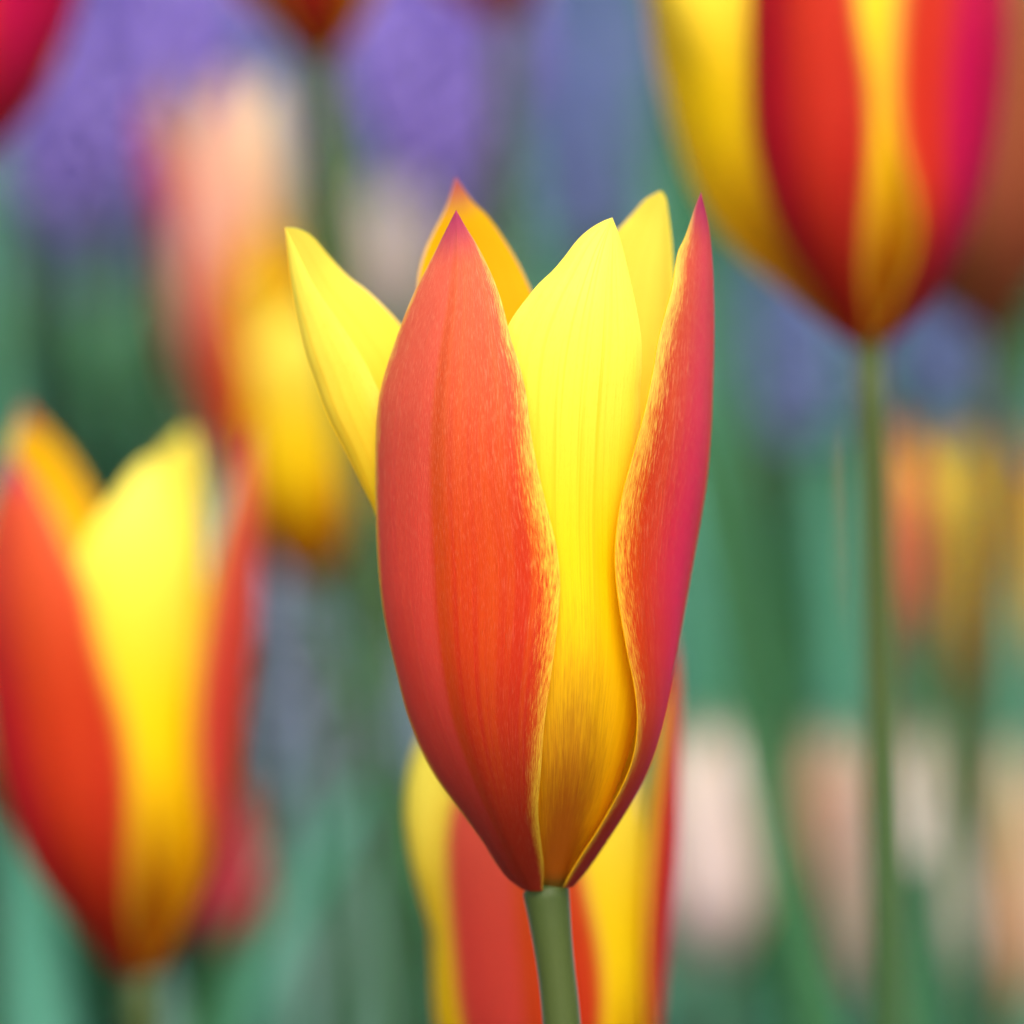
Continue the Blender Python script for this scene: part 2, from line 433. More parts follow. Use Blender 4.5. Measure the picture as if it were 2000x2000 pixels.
def tepal_mesh(name, G, s, axis, mats, parent, thick=0.00026, groove=0.0, wave=0.0, seed=0):
    """a closed thin shell: back, face and rim"""
    nt, ns, _ = G.shape
    dt = np.gradient(G, axis=0)
    ds = np.gradient(G, axis=1)
    dt[-1] = dt[-2]; ds[-1] = ds[-2]
    N = np.cross(dt, ds)
    N /= np.maximum(np.linalg.norm(N, axis=2, keepdims=True), 1e-12)
    ref = G[nt // 3, ns // 2] - axis
    ref[2] = 0
    if np.dot(N[nt // 3, ns // 2], ref) < 0:
        N = -N
        flip = True
    else:
        flip = False
    t = np.linspace(0, 1, nt)[:, None]
    ss = s[None, :]
    # midrib groove and faint ribs on the back
    rel = -groove * np.exp(-(ss / 0.13) ** 2) * np.sin(np.pi * np.clip(t, 0, 1))
    rel = rel + groove * 0.35 * np.exp(-((np.abs(ss) - 0.24) / 0.12) ** 2) * np.sin(np.pi * t) ** 0.5
    rng = np.random.RandomState(seed)
    ph = rng.rand(4) * 6.28
    rel = rel + wave * (np.abs(ss) ** 4) * (np.sin(9 * t + ph[0] + 2 * np.sign(ss)) + 0.6 * np.sin(23 * t + ph[1] + np.sign(ss))) * np.sin(np.pi * t)
    rel = rel + wave * 0.9 * np.sin(5.3 * t + 3.1 * ss + ph[2]) * np.sin(4.1 * ss - 3.7 * t + ph[3]) * np.sin(np.pi * t) * (1 - ss ** 8)
    G = G + N * rel[..., None]
    th = thick * np.clip(1.35 - ss ** 6, 0.35, 1) * np.clip((1 - t) * 8, 0.15, 1)
    B = G + N * (th[..., None] / 2)
    F = G - N * (th[..., None] / 2)
    verts = np.vstack([B.reshape(-1, 3), F.reshape(-1, 3)]) - np.array(parent.location)
    uv1 = np.stack(np.broadcast_arrays((ss + 1) / 2, t), axis=2).reshape(-1, 2)
    uvs = np.vstack([uv1, uv1])
    off = nt * ns
    faces, mi = [], []
    for i in range(nt - 1):
        for j in range(ns - 1):
            a, b_, c, d = i * ns + j, i * ns + j + 1, (i + 1) * ns + j + 1, (i + 1) * ns + j
            f1 = (a, d, c, b_); f2 = (a + off, b_ + off, c + off, d + off)
            if flip:
                f1 = f1[::-1]; f2 = f2[::-1]
            faces += [f1, f2]; mi += [0, 1]
    ring = [(i, 0) for i in range(nt)] + [(nt - 1, j) for j in range(1, ns)] + [(i, ns - 1) for i in range(nt - 2, -1, -1)] + [(0, j) for j in range(ns - 2, 0, -1)]
    # the cut rim has vertices of its own, so that the faces keep clean normals
    ids = [q[0] * ns + q[1] for q in ring]
    r0 = 2 * off
    verts = np.vstack([verts, verts[ids], verts[[q + off for q in ids]]])
    uvs = np.vstack([uvs, uv1[ids], uv1[ids]])
    m = len(ids)
    for k in range(m):
        k2 = (k + 1) % m
        f = (r0 + k, r0 + k2, r0 + m + k2, r0 + m + k)
        faces.append(f if not flip else f[::-1]); mi.append(1)
    return mesh_object(name, verts, faces, mats, parent, uvs, mi)


def tube(name, pts, radii, mat, parent, n=20, nt=40):
    P = spline(pts, nt)
    r = np.interp(np.linspace(0, 1, nt), np.linspace(0, 1, len(radii)), radii)
    T = np.gradient(P, axis=0)
    T /= np.linalg.norm(T, axis=1, keepdims=True)
    verts, uvs, faces = [], [], []
    for i in range(nt):
        x = np.cross(T[i], [0, 1, 0.01]); x /= np.linalg.norm(x)
        y = np.cross(T[i], x)
        for j in range(n):
            a = 2 * math.pi * j / n
            verts.append(P[i] + r[i] * (math.cos(a) * x + math.sin(a) * y)); uvs.append((abs(2 * j / n - 1), i / (nt - 1)))
    for i in range(nt - 1):
        for j in range(n):
            k = (j + 1) % n
            faces.append((i * n + j, i * n + k, (i + 1) * n + k, (i + 1) * n + j))
    faces.append(tuple(range(n))[::-1]); faces.append(tuple((nt - 1) * n + j for j in range(n)))
    return mesh_object(name, np.array(verts) - np.array(parent.location), faces, [mat], parent, uvs)


def leaf_blade(base, tip, bend, width, facing, nt=18, ns=7, fold=0.35, twist=0.0):
    """strap leaf from base to tip, bowed by the vector bend, channelled along the middle"""
    base, tip, bend = (np.asarray(a, float) for a in (base, tip, bend))
    t = np.linspace(0, 1, nt)[:, None]
    C = base * (1 - t) + tip * t + bend * (4 * t * (1 - t))
    T = np.gradient(C, axis=0)
    T /= np.linalg.norm(T, axis=1, keepdims=True)
    f = np.asarray(facing, float)
    S = np.cross(T, f); S /= np.linalg.norm(S, axis=1, keepdims=True)
    Nn = np.cross(S, T)
    a = twist * t
    S2 = S * np.cos(a) + Nn * np.sin(a)
    N2 = -S * np.sin(a) + Nn * np.cos(a)
    w = width / 2 * (np.clip(0.55 + 1.9 * t, 0, 1) * np.clip(1 - t ** 3.2, 0, 1) ** 0.8 + 0.01)
    s = np.linspace(-1, 1, ns)
    P = C[:, None, :] + S2[:, None, :] * (w * s)[..., None] + N2[:, None, :] * ((s ** 2)[None, :] * w * fold)[..., None]
    uv = np.stack(np.broadcast_arrays((s[None, :] + 1) / 2, t), axis=2)
    return P, uv


def grid_faces(nt, ns, off=0):
    return [(off + i * ns + j, off + i * ns + j + 1, off + (i + 1) * ns + j + 1, off + (i + 1) * ns + j) for i in range(nt - 1) for j in range(ns - 1)]


def leaf_object(name, P, uv, mat, parent, thick=0.0004):
    nt, ns, _ = P.shape
    N = np.cross(np.gradient(P, axis=0), np.gradient(P, axis=1))
    N /= np.maximum(np.linalg.norm(N, axis=2, keepdims=True), 1e-12)
    V = np.vstack([(P + N * thick / 2).reshape(-1, 3), (P - N * thick / 2).reshape(-1, 3)])
    f1 = grid_faces(nt, ns)
    off = nt * ns
    faces = [f[::-1] for f in f1] + [tuple(x + off for x in f) for f in f1]
    ring = [i * ns for i in range(nt)] + [(nt - 1) * ns + j for j in range(1, ns)] + [i * ns + ns - 1 for i in range(nt - 2, -1, -1)] + [j for j in range(ns - 2, 0, -1)]
    for k in range(len(ring)):
        a, b_ = ring[k], ring[(k + 1) % len(ring)]
        faces.append((a, b_, b_ + off, a + off))
    u2 = uv.reshape(-1, 2)
    loc = np.array(parent.location) if parent is not None else 0
    return mesh_object(name, V - loc, faces, [mat], parent, np.vstack([u2, u2]))


# ------------------------------------------------------------------ ground
g = mesh_object('ground', [(-150, -50, 0), (150, -50, 0), (150, 250, 0), (-150, 250, 0)], [(0, 1, 2, 3)], [M_SOIL])
g['kind'] = 'structure'

g = mesh_object('bounce_sheet', [(-20, -2.6, 0.004), (20, -2.6, 0.004), (20, 0.30, 0.004), (-20, 0.30, 0.004)], [(0, 1, 2, 3)], [M_BOUNCE])  # unseen pale sheet, added to bounce light onto the petal undersides
g['kind'] = 'structure'

# ------------------------------------------------------------------ the main tulip, tepal by tepal
BASE = at(1064, 1733, D0)


def tr(lst, off=0.0):
    return [at(x, y, D0 + (d + off) * U) for x, y, d in lst]


MAIN = {}
MAIN['A'] = ('outer_tepal', [tr([(1018,1733,-5),(990,1713,-15),(945,1645,-25),(913,1600,-30),(841,1499,-40),(794,1398,-50),(769,1307,-55),(751,1217,-58),(740,1108,-60),(734,999,-62),(735,900,-72),(742,800,-92),(750,753,-102),(774,667,-130),(805,580,-160),(847,497,-185),(873,445,-195),(891,410,-200)]),
    tr([(1035,1738,-38),(1003,1690,-75),(965,1610,-125),(918,1500,-170),(885,1400,-200),(866,1300,-225),(855,1200,-240),(850,1100,-248),(846,1000,-252),(845,900,-255),(849,800,-258),(860,700,-255),(875,600,-245),(886,500,-225),(891,410,-200)]),
    tr([(1060,1738,-40),(1062,1695,-75),(1055,1630,-135),(1051,1580,-180),(1057,1499,-230),(1063,1416,-262),(1079,1300,-288),(1089,1217,-298),(1094,1144,-302),(1088,1072,-305),(1064,974,-308),(1045,890,-308),(1035,830,-306),(1028,770,-300),(1015,713,-292),(999,666,-285),(982,598,-270),(966,551,-255),(950,515,-243),(930,476,-228),(909,442,-215),(891,410,-200)])])
MAIN['C'] = ('inner_tepal', [tr([(1055,1733,-30),(1045,1690,-62),(1030,1620,-115),(1015,1500,-195),(1000,1400,-235),(990,1300,-262),(985,1200,-272),(980,1100,-278),(972,1000,-280),(968,900,-280),(968,800,-278),(975,700,-275),(994,635,-270),(1035,576,-262),(1053,554,-257),(1079,530,-250),(1105,499,-243),(1126,471,-235),(1147,451,-228),(1175,433,-222),(1196,425,-220)], 14),
    tr([(1085,1735,-38),(1090,1690,-68),(1100,1620,-120),(1115,1500,-205),(1120,1400,-248),(1125,1300,-275),(1125,1200,-288),(1122,1100,-292),(1120,1000,-294),(1122,900,-296),(1126,800,-298),(1135,700,-296),(1150,600,-285),(1172,500,-255),(1196,425,-220)], 14),
    tr([(1108,1730,-20),(1120,1690,-38),(1172,1610,-70),(1218,1500,-110),(1244,1400,-138),(1252,1300,-158),(1254,1200,-172),(1252,1100,-188),(1250,1000,-205),(1250,900,-218),(1252,820,-228),(1252,770,-232),(1255,718,-236),(1254,666,-237),(1248,628,-237),(1235,568,-235),(1222,511,-230),(1209,459,-224),(1196,425,-220)], 16)])
MAIN['B'] = ('outer_tepal', [tr([(1100,1732,-30),(1112,1708,-48),(1182,1593,-100),(1234,1488,-150),(1246,1409,-185),(1240,1343,-205),(1225,1271,-232),(1211,1180,-252),(1205,1090,-262),(1214,981,-262),(1234,890,-255),(1258,796,-245),(1276,713,-230),(1284,666,-220),(1297,615,-205),(1311,563,-185),(1317,527,-170),(1324,490,-155),(1338,462,-140),(1356,408,-115),(1369,375,-100)], -12),
    tr([(1118,1730,-5),(1140,1705,0),(1172,1660,5),(1228,1574,10),(1270,1490,15),(1300,1390,18),(1321,1282,18),(1333,1199,15),(1346,1108,12),(1360,1017,8),(1371,945,5),(1380,850,0),(1384,760,-5),(1387,680,-15),(1388,600,-30),(1386,520,-55),(1381,440,-80),(1369,375,-100)], -12),
    tr([(1105,1725,25),(1130,1690,60),(1170,1610,120),(1210,1500,180),(1235,1400,215),(1250,1300,240),(1262,1200,250),(1275,1100,250),(1290,1000,240),(1305,900,225),(1318,800,200),(1335,700,160),(1350,600,110),(1362,520,40),(1372,440,-40),(1369,375,-100)], -12)])
MAIN['D'] = ('inner_tepal', [tr([(1030,1730,-15),(985,1690,-25),(905,1560,-45),(860,1450,-55),(835,1350,-60),(818,1200,-65),(808,1100,-68),(803,1000,-70),(793,900,-68),(775,830,-62),(743,766,-55),(707,696,-50),(655,618,-40),(614,559,-30),(580,490,-15),(557,444,0)]),
    tr([(1022,1732,5),(985,1700,20),(935,1610,35),(880,1510,45),(838,1430,50),(805,1340,54),(782,1250,57),(766,1150,58),(752,1060,58),(734,992,57),(716,955,56),(682,882,54),(643,800,50),(621,740,47),(600,683,42),(579,590,32),(566,515,18),(557,444,0)]),
    tr([(1040,1725,25),(1010,1680,55),(970,1600,110),(920,1500,165),(890,1400,200),(875,1300,220),(868,1200,232),(866,1100,240),(862,1000,242),(855,900,240),(842,800,235),(825,720,225),(800,660,212),(780,634,205),(754,605,195),(715,567,178),(681,541,160),(645,502,130),(609,460,80),(578,445,35),(557,444,0)])])
MAIN['E'] = ('inner_tepal', [tr([(1060,1722,30),(1070,1650,75),(1085,1550,150),(1100,1400,225),(1105,1200,265),(1105,1000,280),(1110,850,285),(1120,700,285),(1140,580,280),(1165,500,270),(1209,446,250),(1235,418,240),(1260,389,225),(1291,372,210)]),
    tr([(1085,1722,35),(1120,1650,78),(1165,1550,145),(1215,1400,205),(1232,1200,240),(1235,1000,255),(1238,850,262),(1245,700,262),(1256,580,255),(1268,500,243),(1282,430,228),(1291,372,210)]),
    tr([(1100,1724,20),(1150,1650,50),(1215,1550,95),(1262,1400,130),(1285,1200,155),(1298,1000,170),(1308,850,182),(1315,700,192),(1317,600,198),(1315,527,202),(1311,464,206),(1305,415,209),(1300,385,210),(1291,372,210)])])
MAIN['F'] = ('outer_tepal', [tr([(1045,1722,30),(990,1650,80),(930,1550,150),(880,1400,210),(850,1200,245),(835,1000,262),(825,850,270),(818,700,275),(815,600,275),(818,541,272),(831,491,268),(847,455,264),(870,409,256),(883,370,248),(890,345,242)]),
    tr([(1052,1720,40),(1020,1650,100),(985,1550,190),(950,1400,268),(930,1200,310),(918,1000,325),(912,850,330),(908,700,328),(905,600,318),(900,500,298),(895,420,270),(890,345,242)]),
    tr([(1065,1720,42),(1060,1650,105),(1062,1550,195),(1070,1400,275),(1080,1200,318),(1085,1000,335),(1085,850,340),(1078,700,338),(1060,620,332),(1038,571,325),(1017,524,318),(989,475,305),(950,420,285),(927,398,274),(904,367,255),(890,345,242)])])

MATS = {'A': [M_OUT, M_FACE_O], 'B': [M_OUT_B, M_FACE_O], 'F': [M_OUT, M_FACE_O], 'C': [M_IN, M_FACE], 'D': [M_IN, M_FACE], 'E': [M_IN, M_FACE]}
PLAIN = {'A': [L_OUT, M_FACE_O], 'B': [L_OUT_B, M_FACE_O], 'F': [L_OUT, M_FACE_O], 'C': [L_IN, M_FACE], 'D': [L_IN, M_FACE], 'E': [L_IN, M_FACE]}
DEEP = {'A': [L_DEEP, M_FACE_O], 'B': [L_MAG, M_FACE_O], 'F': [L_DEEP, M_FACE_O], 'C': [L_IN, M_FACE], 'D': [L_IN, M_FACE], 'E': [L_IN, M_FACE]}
RUST = {k: [L_RUST, L_RUST] for k in 'ABCDEF'}
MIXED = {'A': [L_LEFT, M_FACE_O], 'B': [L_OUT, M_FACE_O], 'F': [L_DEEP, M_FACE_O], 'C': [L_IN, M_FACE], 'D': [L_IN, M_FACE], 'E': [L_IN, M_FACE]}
CRIMSON = {k: [L_CRIM, L_CRIM] for k in 'ABCDEF'}
SALMON = {k: [L_SALM, M_FACE_O] for k in 'ABCDEF'}
PALE = {k: ([M_PALE_OUT, M_PALE_FACE] if k in 'ABF' else [M_PALE_IN, M_PALE_FACE]) for k in 'ABCDEF'}
WHITE = {k: ([M_WHITE_OUT, M_PALE_FACE] if k in 'ABF' else [M_WHITE_IN, M_PALE_FACE]) for k in 'ABCDEF'}

foot = np.array([BASE[0] - 0.004, BASE[1] + 0.01, 0.0])
t0 = empty('tulip', foot, 'crisp slender tulip, coral red and yellow tepals opening, fine velvet streaks visible', 'tulip')
for i, (k, (nm, cur)) in enumerate(MAIN.items()):
    G, s = tepal_grid(cur, 90, 41)
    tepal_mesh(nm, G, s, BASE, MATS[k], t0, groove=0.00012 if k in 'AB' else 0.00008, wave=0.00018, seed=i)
st = [foot, at(1075, 3400, D0 + 0.004), at(1112, 2400, D0), at(1098, 2010, D0), at(1078, 1830, D0), at(1064, 1724, D0 + 0.0004)]
tube('stem', st, list(np.linspace(0.0028, 0.00174, 249)) + list(0.00174 + 0.00042 * np.linspace(0, 1, 10) ** 1.6) + [0.0016], M_STEM, t0, n=32, nt=260)


def tulip_leaf(parent, foot, ang, length, width, lift, mat):
    d = np.array([math.cos(ang), math.sin(ang), 0])
    tip = foot + d * length * math.cos(lift) + np.array([0, 0, length * math.sin(lift)])
    P, uv = leaf_blade(foot + d * 0.002, tip, np.array([0, 0, length * 0.12]) - d * length * 0.05, width, d * -0.6 + np.array([0, 0, 0.8]), fold=0.5, twist=RNG.uniform(-0.5, 0.5))
    return leaf_object('leaf', P, uv, mat, parent)


for a in (0.4, 3.4):
    tulip_leaf(t0, foot, a, 0.15, 0.018, 0.9, M_LEAF_BLUE)

LOCAL = {k: (nm, [np.array(c) - BASE for c in cur]) for k, (nm, cur) in MAIN.items()}


def rot(axis, ang):
    x, y, z = axis / np.linalg.norm(axis)
    c, s_ = math.cos(ang), math.sin(ang)
    C = 1 - c
    return np.array([[c + x * x * C, x * y * C - z * s_, x * z * C + y * s_], [y * x * C + z * s_, c + y * y * C, y * z * C - x * s_], [z * x * C - y * s_, z * y * C + x * s_, c + z * z * C]])


def tulip(px, py, scale, label, turn=0.0, size=1.0, spread=0.0, lean=(0.0, 0.0), width=1.0, mods=None, mats=None, group=None, leaves=2, stem_px=None, cat='tulip', belly=1.0, leafmat=None, drop=None):
    """a whole plant: its flower's base is at that place of the photograph, at the distance where things appear `scale` times the main flower's size"""
    depth = D0 / scale
    base = at(px, py, depth)
    if drop is None:
        f = np.array([base[0] + (RNG.random() - 0.5) * 0.03, base[1] + (RNG.random() - 0.3) * 0.03, 0.0])
    else:
        f = np.array([base[0] + drop[0], base[1] + drop[1], 0.0])
    o = empty('tulip', f, label, cat, group)
    Rz = rot(np.array([0, 0, 1.0]), math.radians(turn))
    Rl = rot(np.array([0, 1.0, 0]), math.radians(lean[0])) @ rot(np.array([1.0, 0, 0]), math.radians(lean[1]))
    H = 0.0625
    for i, (k, (nm, cur)) in enumerate(LOCAL.items()):
        md = dict(spread=0.0, width=1.0, length=1.0, curl=0.0, az=0.0, early=False, yaw=0.0)
        md.update((mods or {}).get(k, {}))
        mid = cur[1]
        out = []
        n = 24
        M = spline(mid, n)
        for c in cur:
            c2 = M + ((spline(c, n) - M) * width * md['width']) @ rot(np.array([0, 0, 1.0]), math.radians(md['yaw'])).T
            tt = np.clip(c2[:, 2:3] / H, 0, 1.2)
            az = M[n // 2].copy(); az[2] = 0; az /= np.linalg.norm(az)
            c2 = c2.copy()
            c2[:, :2] *= belly * (1 + spread * tt ** 1.3)
            c2 += az[None, :] * (md['spread'] * H * (np.sin(np.pi / 2 * np.clip(tt * 1.7, 0, 1)) ** 1.5 if md['early'] else tt ** 2))
            c2[:, 2:3] += -abs(md['spread']) * H * 0.3 * tt ** 2 - md['curl'] * H * tt ** 3
            c2[:, 2] *= md['length']
            c2 *= RNG.uniform(0.985, 1.015)
            c2 = c2 @ rot(np.array([0, 0, 1.0]), math.radians(md['az'])).T
            out.append(base + size * (c2 @ Rz.T @ Rl.T))
        G, s = tepal_grid(out, 30, 13)
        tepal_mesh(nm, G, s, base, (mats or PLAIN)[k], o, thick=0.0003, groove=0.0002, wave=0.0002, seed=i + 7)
    up = Rl @ np.array([0, 0, 1.0])
    h = base[2]
    if stem_px:
        pts = [f] + [at(x, y, depth) for x, y in stem_px] + [base + up * 0.0006]
    else:
        pts = [f, f * 0.6 + base * 0.4 - up * 0.01, base - up * h * 0.25, base + up * 0.0006]
    tube('stem', pts, [0.003, 0.0026, 0.0023, 0.0021 * size ** 0.5], M_STEM, o, n=14, nt=30)
    for j in range(leaves):
        tulip_leaf(o, f, RNG.uniform(0, 6.28), (RNG.uniform(0.11, 0.15) if scale < 0.55 else RNG.uniform(0.07, 0.10)), RNG.uniform(0.013, 0.02), RNG.uniform(1.1, 1.4), leafmat or RNG.choice([M_LEAF, M_LEAF_BLUE]))
    return o


# neighbours that read clearly
tulip(272, 1905, 0.775, 'red and yellow tulip beside the small crimson bud, broad yellow tepal between two red ones', turn=7, size=0.99, lean=(-3.0, 0), mods={'A': dict(spread=0.05, length=1.04), 'C': dict(width=1.02, length=1.01), 'F': dict(length=1.05), 'B': dict(spread=0.05, az=-6, width=0.85, length=1.03)}, mats=MIXED, drop=(0.01, 0.02))
tulip(1698, 672, 0.81, 'large raised tulip with deep red, magenta and broad yellow tepals on a long straight stem', turn=0, size=0.96, spread=0.0, mods={'D': dict(spread=0.08, width=1.5, az=4, early=True, yaw=45), 'A': dict(width=0.84, az=3), 'C': dict(az=-6, width=0.8), 'B': dict(width=1.0, az=-26, spread=-0.10)}, stem_px=[(1735, 2000), (1718, 1300)], drop=(0.0, 0.01), mats=DEEP)
tulip(1098, 2350, 0.88, 'low tulip directly behind the crisp tulip stem, orange red between yellow tepals', turn=33, size=0.93, width=0.85, mods={'D': dict(spread=-0.18, length=0.97, width=1.1), 'F': dict(spread=-0.45, length=0.8), 'A': dict(width=1.0), 'C': dict(width=1.1), 'B': dict(az=-20, spread=0.0, width=0.9)}, mats={**PLAIN, 'B': [L_MAG, M_FACE]}, drop=(0.01, 0.02))
tulip(628, 108, 0.70, 'orange brown tulip claw on a long green stem between violet flowers', turn=40, size=1.0, stem_px=[(735, 1300), (655, 420)], drop=(0.02, 0.02))
tulip(985, 40, 0.62, 'dark red tulip claw above the violet spikes, behind the crisp tulip', turn=60)
tulip(-110, 350, 0.74, 'crimson tulip next to violet spikes, on the far side from the pale pink tulip', turn=-40, mats=DEEP)
tulip(1945, 655, 0.62, 'shaded rust brown tulip partly hidden behind the large raised tulip', turn=75, width=1.1, size=1.05, mats=RUST)
tulip(600, 1130, 0.60, 'wide open yellow and red tulip with loose drooping tepals leaning left', turn=-14, size=0.88, lean=(-7, 0), mods={'B': dict(spread=0.35, length=0.7), 'C': dict(spread=0.1, length=0.8, width=1.2), 'E': dict(spread=0.9, length=0.45, curl=0.2), 'A': dict(spread=0.02, width=0.8), 'D': dict(spread=-0.35)})
tulip(490, 900, 0.575, 'tall pale pink and cream tulip behind the loose open tulip', turn=38, size=1.0, mats={**PALE, 'D': [L_CRIM, L_SALM]}, width=1.1, belly=0.85, spread=-0.3)
tulip(470, 1880, 0.60, 'small closed crimson tulip bud low behind a red and yellow tulip', turn=40, size=0.46, spread=-0.75, width=1.1, belly=1.1, mats=CRIMSON)
tulip(795, 660, 0.46, 'ivory tulip half hidden behind the crisp tulip tips', turn=70, size=0.5, mats=WHITE, spread=-0.2)
tulip(1757, 1290, 0.54, 'closed salmon orange tulip bud beside the tall stem', turn=30, size=0.66, spread=-0.5, width=1.1, belly=0.62, mats=SALMON)
tulip(1895, 1370, 0.54, 'small tulip with bright yellow tips and brown orange lower half', turn=-18, size=0.72, belly=0.66, mats={**PLAIN, 'A': [L_RUST, M_FACE], 'B': [L_RUST, M_FACE]})
tulip(2030, 1330, 0.44, 'orange yellow tulip beside the small tulip with bright yellow tips', turn=140, size=0.8)
PB = dict(width=1.15, spread=-0.45, leaves=0)
tulip(1632, 1810, 0.52, 'pale salmon tulip low between two green stems', turn=40, size=0.56, mats=PALE, **PB)
tulip(1405, 1890, 0.55, 'white tulip with lilac tinge low beside the slanting leaf', turn=50, size=0.66, mats=WHITE, **PB)
tulip(1805, 2030, 0.54, 'ivory tulip standing low between the tall stem and the cream peach tulip', turn=80, size=0.85, mats=WHITE, **PB)
tulip(1955, 2010, 0.53, 'cream peach low tulip next to the ivory tulip, away from the tall stem', turn=30, size=0.82, mats=PALE, **PB)


# ------------------------------------------------------------------ grape hyacinths
def floret_cluster(height, radius, rng):
    V, F, UVs = [], [], []
    n = 130
    for k in range(n):
        q = (k + 0.5) / n
        z = height * q
        r = radius * (0.62 + 0.38 * math.sin(math.pi * min(1, q * 1.25 + 0.15))) * (1 - q ** 4 * 0.85)
        a = k * 2.39996 + rng.uniform(-0.2, 0.2)
        bs = 0.0029 * (1.05 - 0.6 * q ** 2) * rng.uniform(0.9, 1.1)
        d = np.array([math.cos(a), math.sin(a), 0])
        c = d * (r - bs) + np.array([0, 0, z])
        ax = d * 0.8 + np.array([0, 0, -0.6 + 1.2 * q]); ax /= np.linalg.norm(ax)
        x = np.cross(ax, [0.1, 0.2, 1]); x /= np.linalg.norm(x)
        y = np.cross(ax, x)
        off = len(V)
        prof = [(-1.0, 0.15), (-0.6, 0.75), (0.1, 1.0), (0.7, 0.8), (0.95, 0.55), (1.15, 0.68)]
        for (h, rr) in prof:
            for j in range(6):
                b_ = 2 * math.pi * j / 6
                V.append(c + ax * h * bs * 1.15 + (x * math.cos(b_) + y * math.sin(b_)) * rr * bs * 0.8)
                UVs.append((j / 6, (h + 1) / 2.15))
        for i in range(len(prof) - 1):
            for j in range(6):
                k2 = (j + 1) % 6
                F.append((off + i * 6 + j, off + i * 6 + k2, off + (i + 1) * 6 + k2, off + (i + 1) * 6 + j))
        F.append(tuple(off + j for j in range(6))[::-1])
    return np.array(V), F, UVs


CL = [floret_cluster(0.045 + 0.008 * i, 0.0125 + 0.001 * i, random.Random(i)) for i in range(3)]
CL_MESH = {}


def grape_hyacinth(px, py, scale, label, group=None, size=1.0, blue=False, kind=None, pale=False):
    depth = D0 / scale
    base = at(px, py, depth)                     # foot of the floret spike
    f = np.array([base[0] + RNG.uniform(-0.015, 0.015), base[1] + RNG.uniform(-0.01, 0.02), 0.0])
    o = empty('grape_hyacinth', f, label, 'flower', group)
    k = RNG.randrange(3) if kind is None else kind
    key = (k, blue, pale)
    if key not in CL_MESH:
        V, F, uvs = CL[k]
        c = mesh_object('floret_cluster', V, F, [M_LILAC if pale else M_BLUE if blue else M_VIOLET], None, uvs)
        CL_MESH[key] = c.data
    else:
        c = bpy.data.objects.new('floret_cluster', CL_MESH[key]); col.objects.link(c)
    c.parent = o
    c.location = tuple(base - f)
    c.rotation_euler = (RNG.uniform(-0.1, 0.1), RNG.uniform(-0.1, 0.1), RNG.uniform(0, 6))
    c.scale = (size,) * 3
    tube('stem', [f, f * 0.5 + base * 0.5 + np.array([0.004, 0, 0]), base, base + np.array([0, 0, 0.035 * size])], [0.0022, 0.002, 0.0018, 0.0012], M_STEM, o, n=8, nt=14)
    for j in range(3):
        tulip_leaf(o, f, RNG.uniform(0, 6.28), RNG.uniform(0.1, 0.15), RNG.uniform(0.006, 0.009), RNG.uniform(0.7, 1.2), RNG.choice([M_LEAF, M_LEAF_BLUE]))
    return o


for lab, grp, blue, spots in [
    ('violet grape hyacinth spike between the crimson tulip and the tall pale pink tulip', 'violet spikes beside the pale tulip', False, [(235, 330, 0.52), (150, 420, 0.46), (345, 210, 0.50), (90, 250, 0.42)]),
    ('violet grape hyacinth spike between the orange brown claw and the dark red claw', 'violet spikes above the crisp tulip', False, [(850, 330, 0.52), (920, 200, 0.48), (780, 200, 0.46), (860, 520, 0.44)]),
    ('slate blue grape hyacinth spike between the dark red claw and the large raised tulip', 'slate blue spikes above the crisp tulip', True, [(1120, 300, 0.42), (1190, 220, 0.38), (1060, 200, 0.36), (1130, 470, 0.44), (1010, 420, 0.38)]),
    ('slate blue grape hyacinth spike under the claw of the large raised tulip', 'slate blue spikes under the raised tulip', True, [(1530, 830, 0.46), (1570, 640, 0.36)]),
    ('blue grape hyacinth spike behind the rust brown tulip', None, True, [(1850, 800, 0.42)]),
    ('blue grape hyacinth spike behind the orange yellow tulip', None, True, [(2010, 1250, 0.42)]),
    ('slate blue grape hyacinth spike above the dark green leaves', 'slate blue spikes above the dark leaves', True, [(120, 560, 0.40), (330, 480, 0.40), (560, 330, 0.36), (440, 200, 0.33)]),
    ('pale blue grape hyacinth spike behind the small crimson bud', None, True, [(510, 1500, 0.52)]),
    ('pale blue grape hyacinth spike behind the wide blue green leaf', None, True, [(720, 1620, 0.50)])]:
    for (px, py, sc) in spots:
        grape_hyacinth(px, py, sc, lab, grp, 1.0, blue=blue, pale=lab.startswith('pale'))


# ------------------------------------------------------------------ single strap leaves that read on their own
def strap(label, pts, scale, width_px, mat, facing=(0.2, -1, 0.35), group=None):
    depth = D0 / scale
    a, b_ = at(*pts[0], depth), at(*pts[-1], depth)
    # carry the blade on down to the soil
    d = (a - b_) / max(b_[2] - a[2], 1e-4)
    foot = a + d * a[2]
    foot = np.array([np.clip(foot[0], a[0] - 0.05, a[0] + 0.05), a[1] + 0.01, 0.0])
    mid = at(*pts[len(pts) // 2], depth)
    tm = min(max(mid[2] / b_[2], 0.15), 0.85)
    bend = (mid - (foot * (1 - tm) + b_ * tm)) / (4 * tm * (1 - tm))
    bend[0] = min(max(bend[0], -0.03), 0.03)
    bend[1] = -0.004; bend[2] = 0.0
    o = empty('strap_leaf', foot, label, 'leaf', group)
    P, uv = leaf_blade(foot, b_, bend, width_px * U / scale, facing, nt=26, ns=9, fold=0.45)
    leaf_object('blade', P, uv, mat, o)
    return o


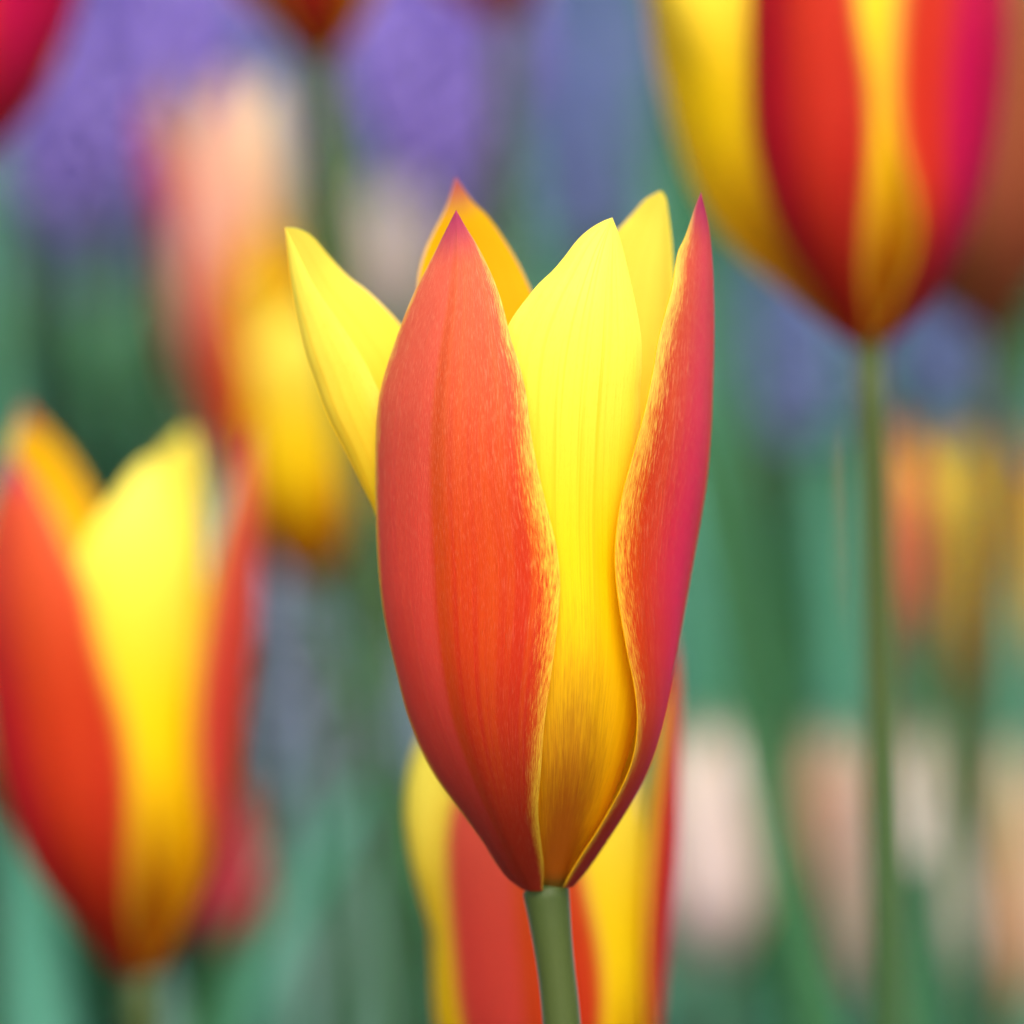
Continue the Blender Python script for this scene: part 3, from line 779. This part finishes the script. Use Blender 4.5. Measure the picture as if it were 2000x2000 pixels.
strap('narrow mint leaf crossing behind the blue green curving leaf', [(660, 2200), (650, 1750), (610, 1380)], 0.58, 80, M_LEAF_MINT)
strap('narrow dark leaf in the gap beside the low tulip', [(800, 2200), (820, 1800), (790, 1450)], 0.56, 60, M_LEAF_DARK)  # dark blade stands in for a shaded gap
strap('short mint leaf under the stem next to the crimson bud', [(330, 2300), (330, 2050), (300, 1830)], 0.60, 110, M_LEAF_MINT)
strap('narrow fresh green leaf between the mint leaves', [(690, 2300), (700, 1800), (680, 1560)], 0.60, 60, M_LEAF)
strap('broad green leaf slanting up behind the crisp tulip from the soil', [(1600, 2000), (1480, 1450), (1345, 800)], 0.74, 115, M_LEAF)
strap('upright green leaf beside the stem of the large raised tulip', [(1725, 2000), (1745, 1500), (1700, 1050)], 0.76, 85, M_LEAF)
strap('wide blue green leaf filling the space beside the low tulip', [(740, 2100), (740, 1700), (760, 1330)], 0.60, 120, M_LEAF_MINT)
strap('blue green leaf rising left of the low tulip and curving over', [(560, 2100), (600, 1700), (800, 1400)], 0.62, 110, M_LEAF_BLUE)
strap('pale blue green leaf beside the small crimson bud', [(610, 2300), (590, 1800), (540, 1480)], 0.56, 110, M_LEAF_MINT)
strap('pale blue green leaf under the tulip with a broad yellow tepal between two reds', [(40, 2200), (60, 1900), (20, 1500)], 0.64, 230, M_LEAF_BLUE)
strap('mid green leaf behind the small crimson bud and the stem next to it', [(330, 2250), (400, 2000), (500, 1750)], 0.62, 150, M_LEAF)
strap('dark green leaf standing left of the tall pale tulip', [(180, 1500), (150, 1000), (120, 560)], 0.58, 190, M_LEAF_DARK)
strap('narrow dark green leaf beside the tall pale tulip stem', [(330, 1300), (260, 900), (235, 620)], 0.55, 120, M_LEAF_DARK)
strap('dark green leaf behind the tips of the slanting leaf', [(1500, 1900), (1520, 1400), (1540, 880)], 0.48, 110, M_LEAF_DARK)
strap('dark leaf low between the crisp tulip and the white tulip', [(1350, 2300), (1360, 1700), (1350, 1050)], 0.46, 110, M_LEAF_DARK)
strap('slim green leaf right of the salmon bud', [(1850, 2100), (1840, 1500), (1850, 820)], 0.62, 50, M_LEAF)
strap('blue green leaf tip crossing behind the tall stem', [(1640, 2100), (1660, 1300), (1590, 600)], 0.46, 100, M_LEAF_BLUE)
strap('blue green leaf behind the cream low tulip', [(2010, 2200), (1990, 1500), (1960, 640)], 0.46, 90, M_LEAF_BLUE)
strap('olive green leaf under the loose open tulip', [(860, 1700), (760, 1290), (600, 1130)], 0.62, 110, M_LEAF)
strap('blue green leaf under the violet spikes', [(90, 1000), (60, 700), (20, 330)], 0.50, 140, M_LEAF_DARK)
strap('blue green leaf between the cream tulip and the slate blue spikes', [(1060, 1000), (1040, 600), (1000, 180)], 0.46, 90, M_LEAF_BLUE)
strap('tall green leaf behind the right tip of the crisp tulip', [(1440, 1500), (1400, 800), (1240, 60)], 0.55, 90, M_LEAF)
strap('pale blue green leaf behind the right tip of the crisp tulip', [(1330, 1100), (1310, 650), (1290, 250)], 0.48, 110, M_LEAF_BLUE)
strap('pale green leaf right of the slate blue spike under the raised tulip', [(1460, 1500), (1440, 1000), (1450, 520)], 0.50, 90, M_LEAF)
strap('green leaf behind the long stem of the orange brown tulip claw', [(470, 900), (450, 500), (450, 30)], 0.46, 110, M_LEAF)

# ------------------------------------------------------------------ the mass of leaves covering the bed
rng = random.Random(5)
VV, FF, UU, MI = [], [], [], []
off = 0
n = 0
while n < 3600:
    y = 0.98 + 5.0 * rng.random() ** 1.4
    x = rng.uniform(-1, 1) * (0.16 + 0.22 * y)
    hmax = 0.065 + 0.10 * min(1, max(0, (y - 0.95) / 0.8))
    L = hmax * rng.uniform(0.7, 1.25)
    a = rng.uniform(0, 6.283)
    lift = rng.uniform(0.8, 1.45)
    d = np.array([math.cos(a), math.sin(a), 0])
    b0 = np.array([x, y, -0.004])
    tip = b0 + d * L * math.cos(lift) + np.array([0, 0, L * math.sin(lift)])
    P, uv = leaf_blade(b0, tip, np.array([0, 0, L * 0.14]), rng.uniform(0.006, 0.016), d * -0.7 + np.array([0, 0, 0.7]), nt=8, ns=3, twist=rng.uniform(-0.8, 0.8))
    VV.append(P.reshape(-1, 3)); UU.append(uv.reshape(-1, 2))
    FF += grid_faces(8, 3, off)
    MI += [rng.choice([0, 0, 1, 2, 2])] * 14
    off += 24
    n += 1
o = mesh_object('leaf_mass', np.vstack(VV), FF, [M_LEAF, M_LEAF_BLUE, M_LEAF_DARK], None, np.vstack(UU), MI)
o['kind'] = 'stuff'
o['label'] = 'mass of green and blue green strap leaves covering the flower bed'
o['category'] = 'foliage'
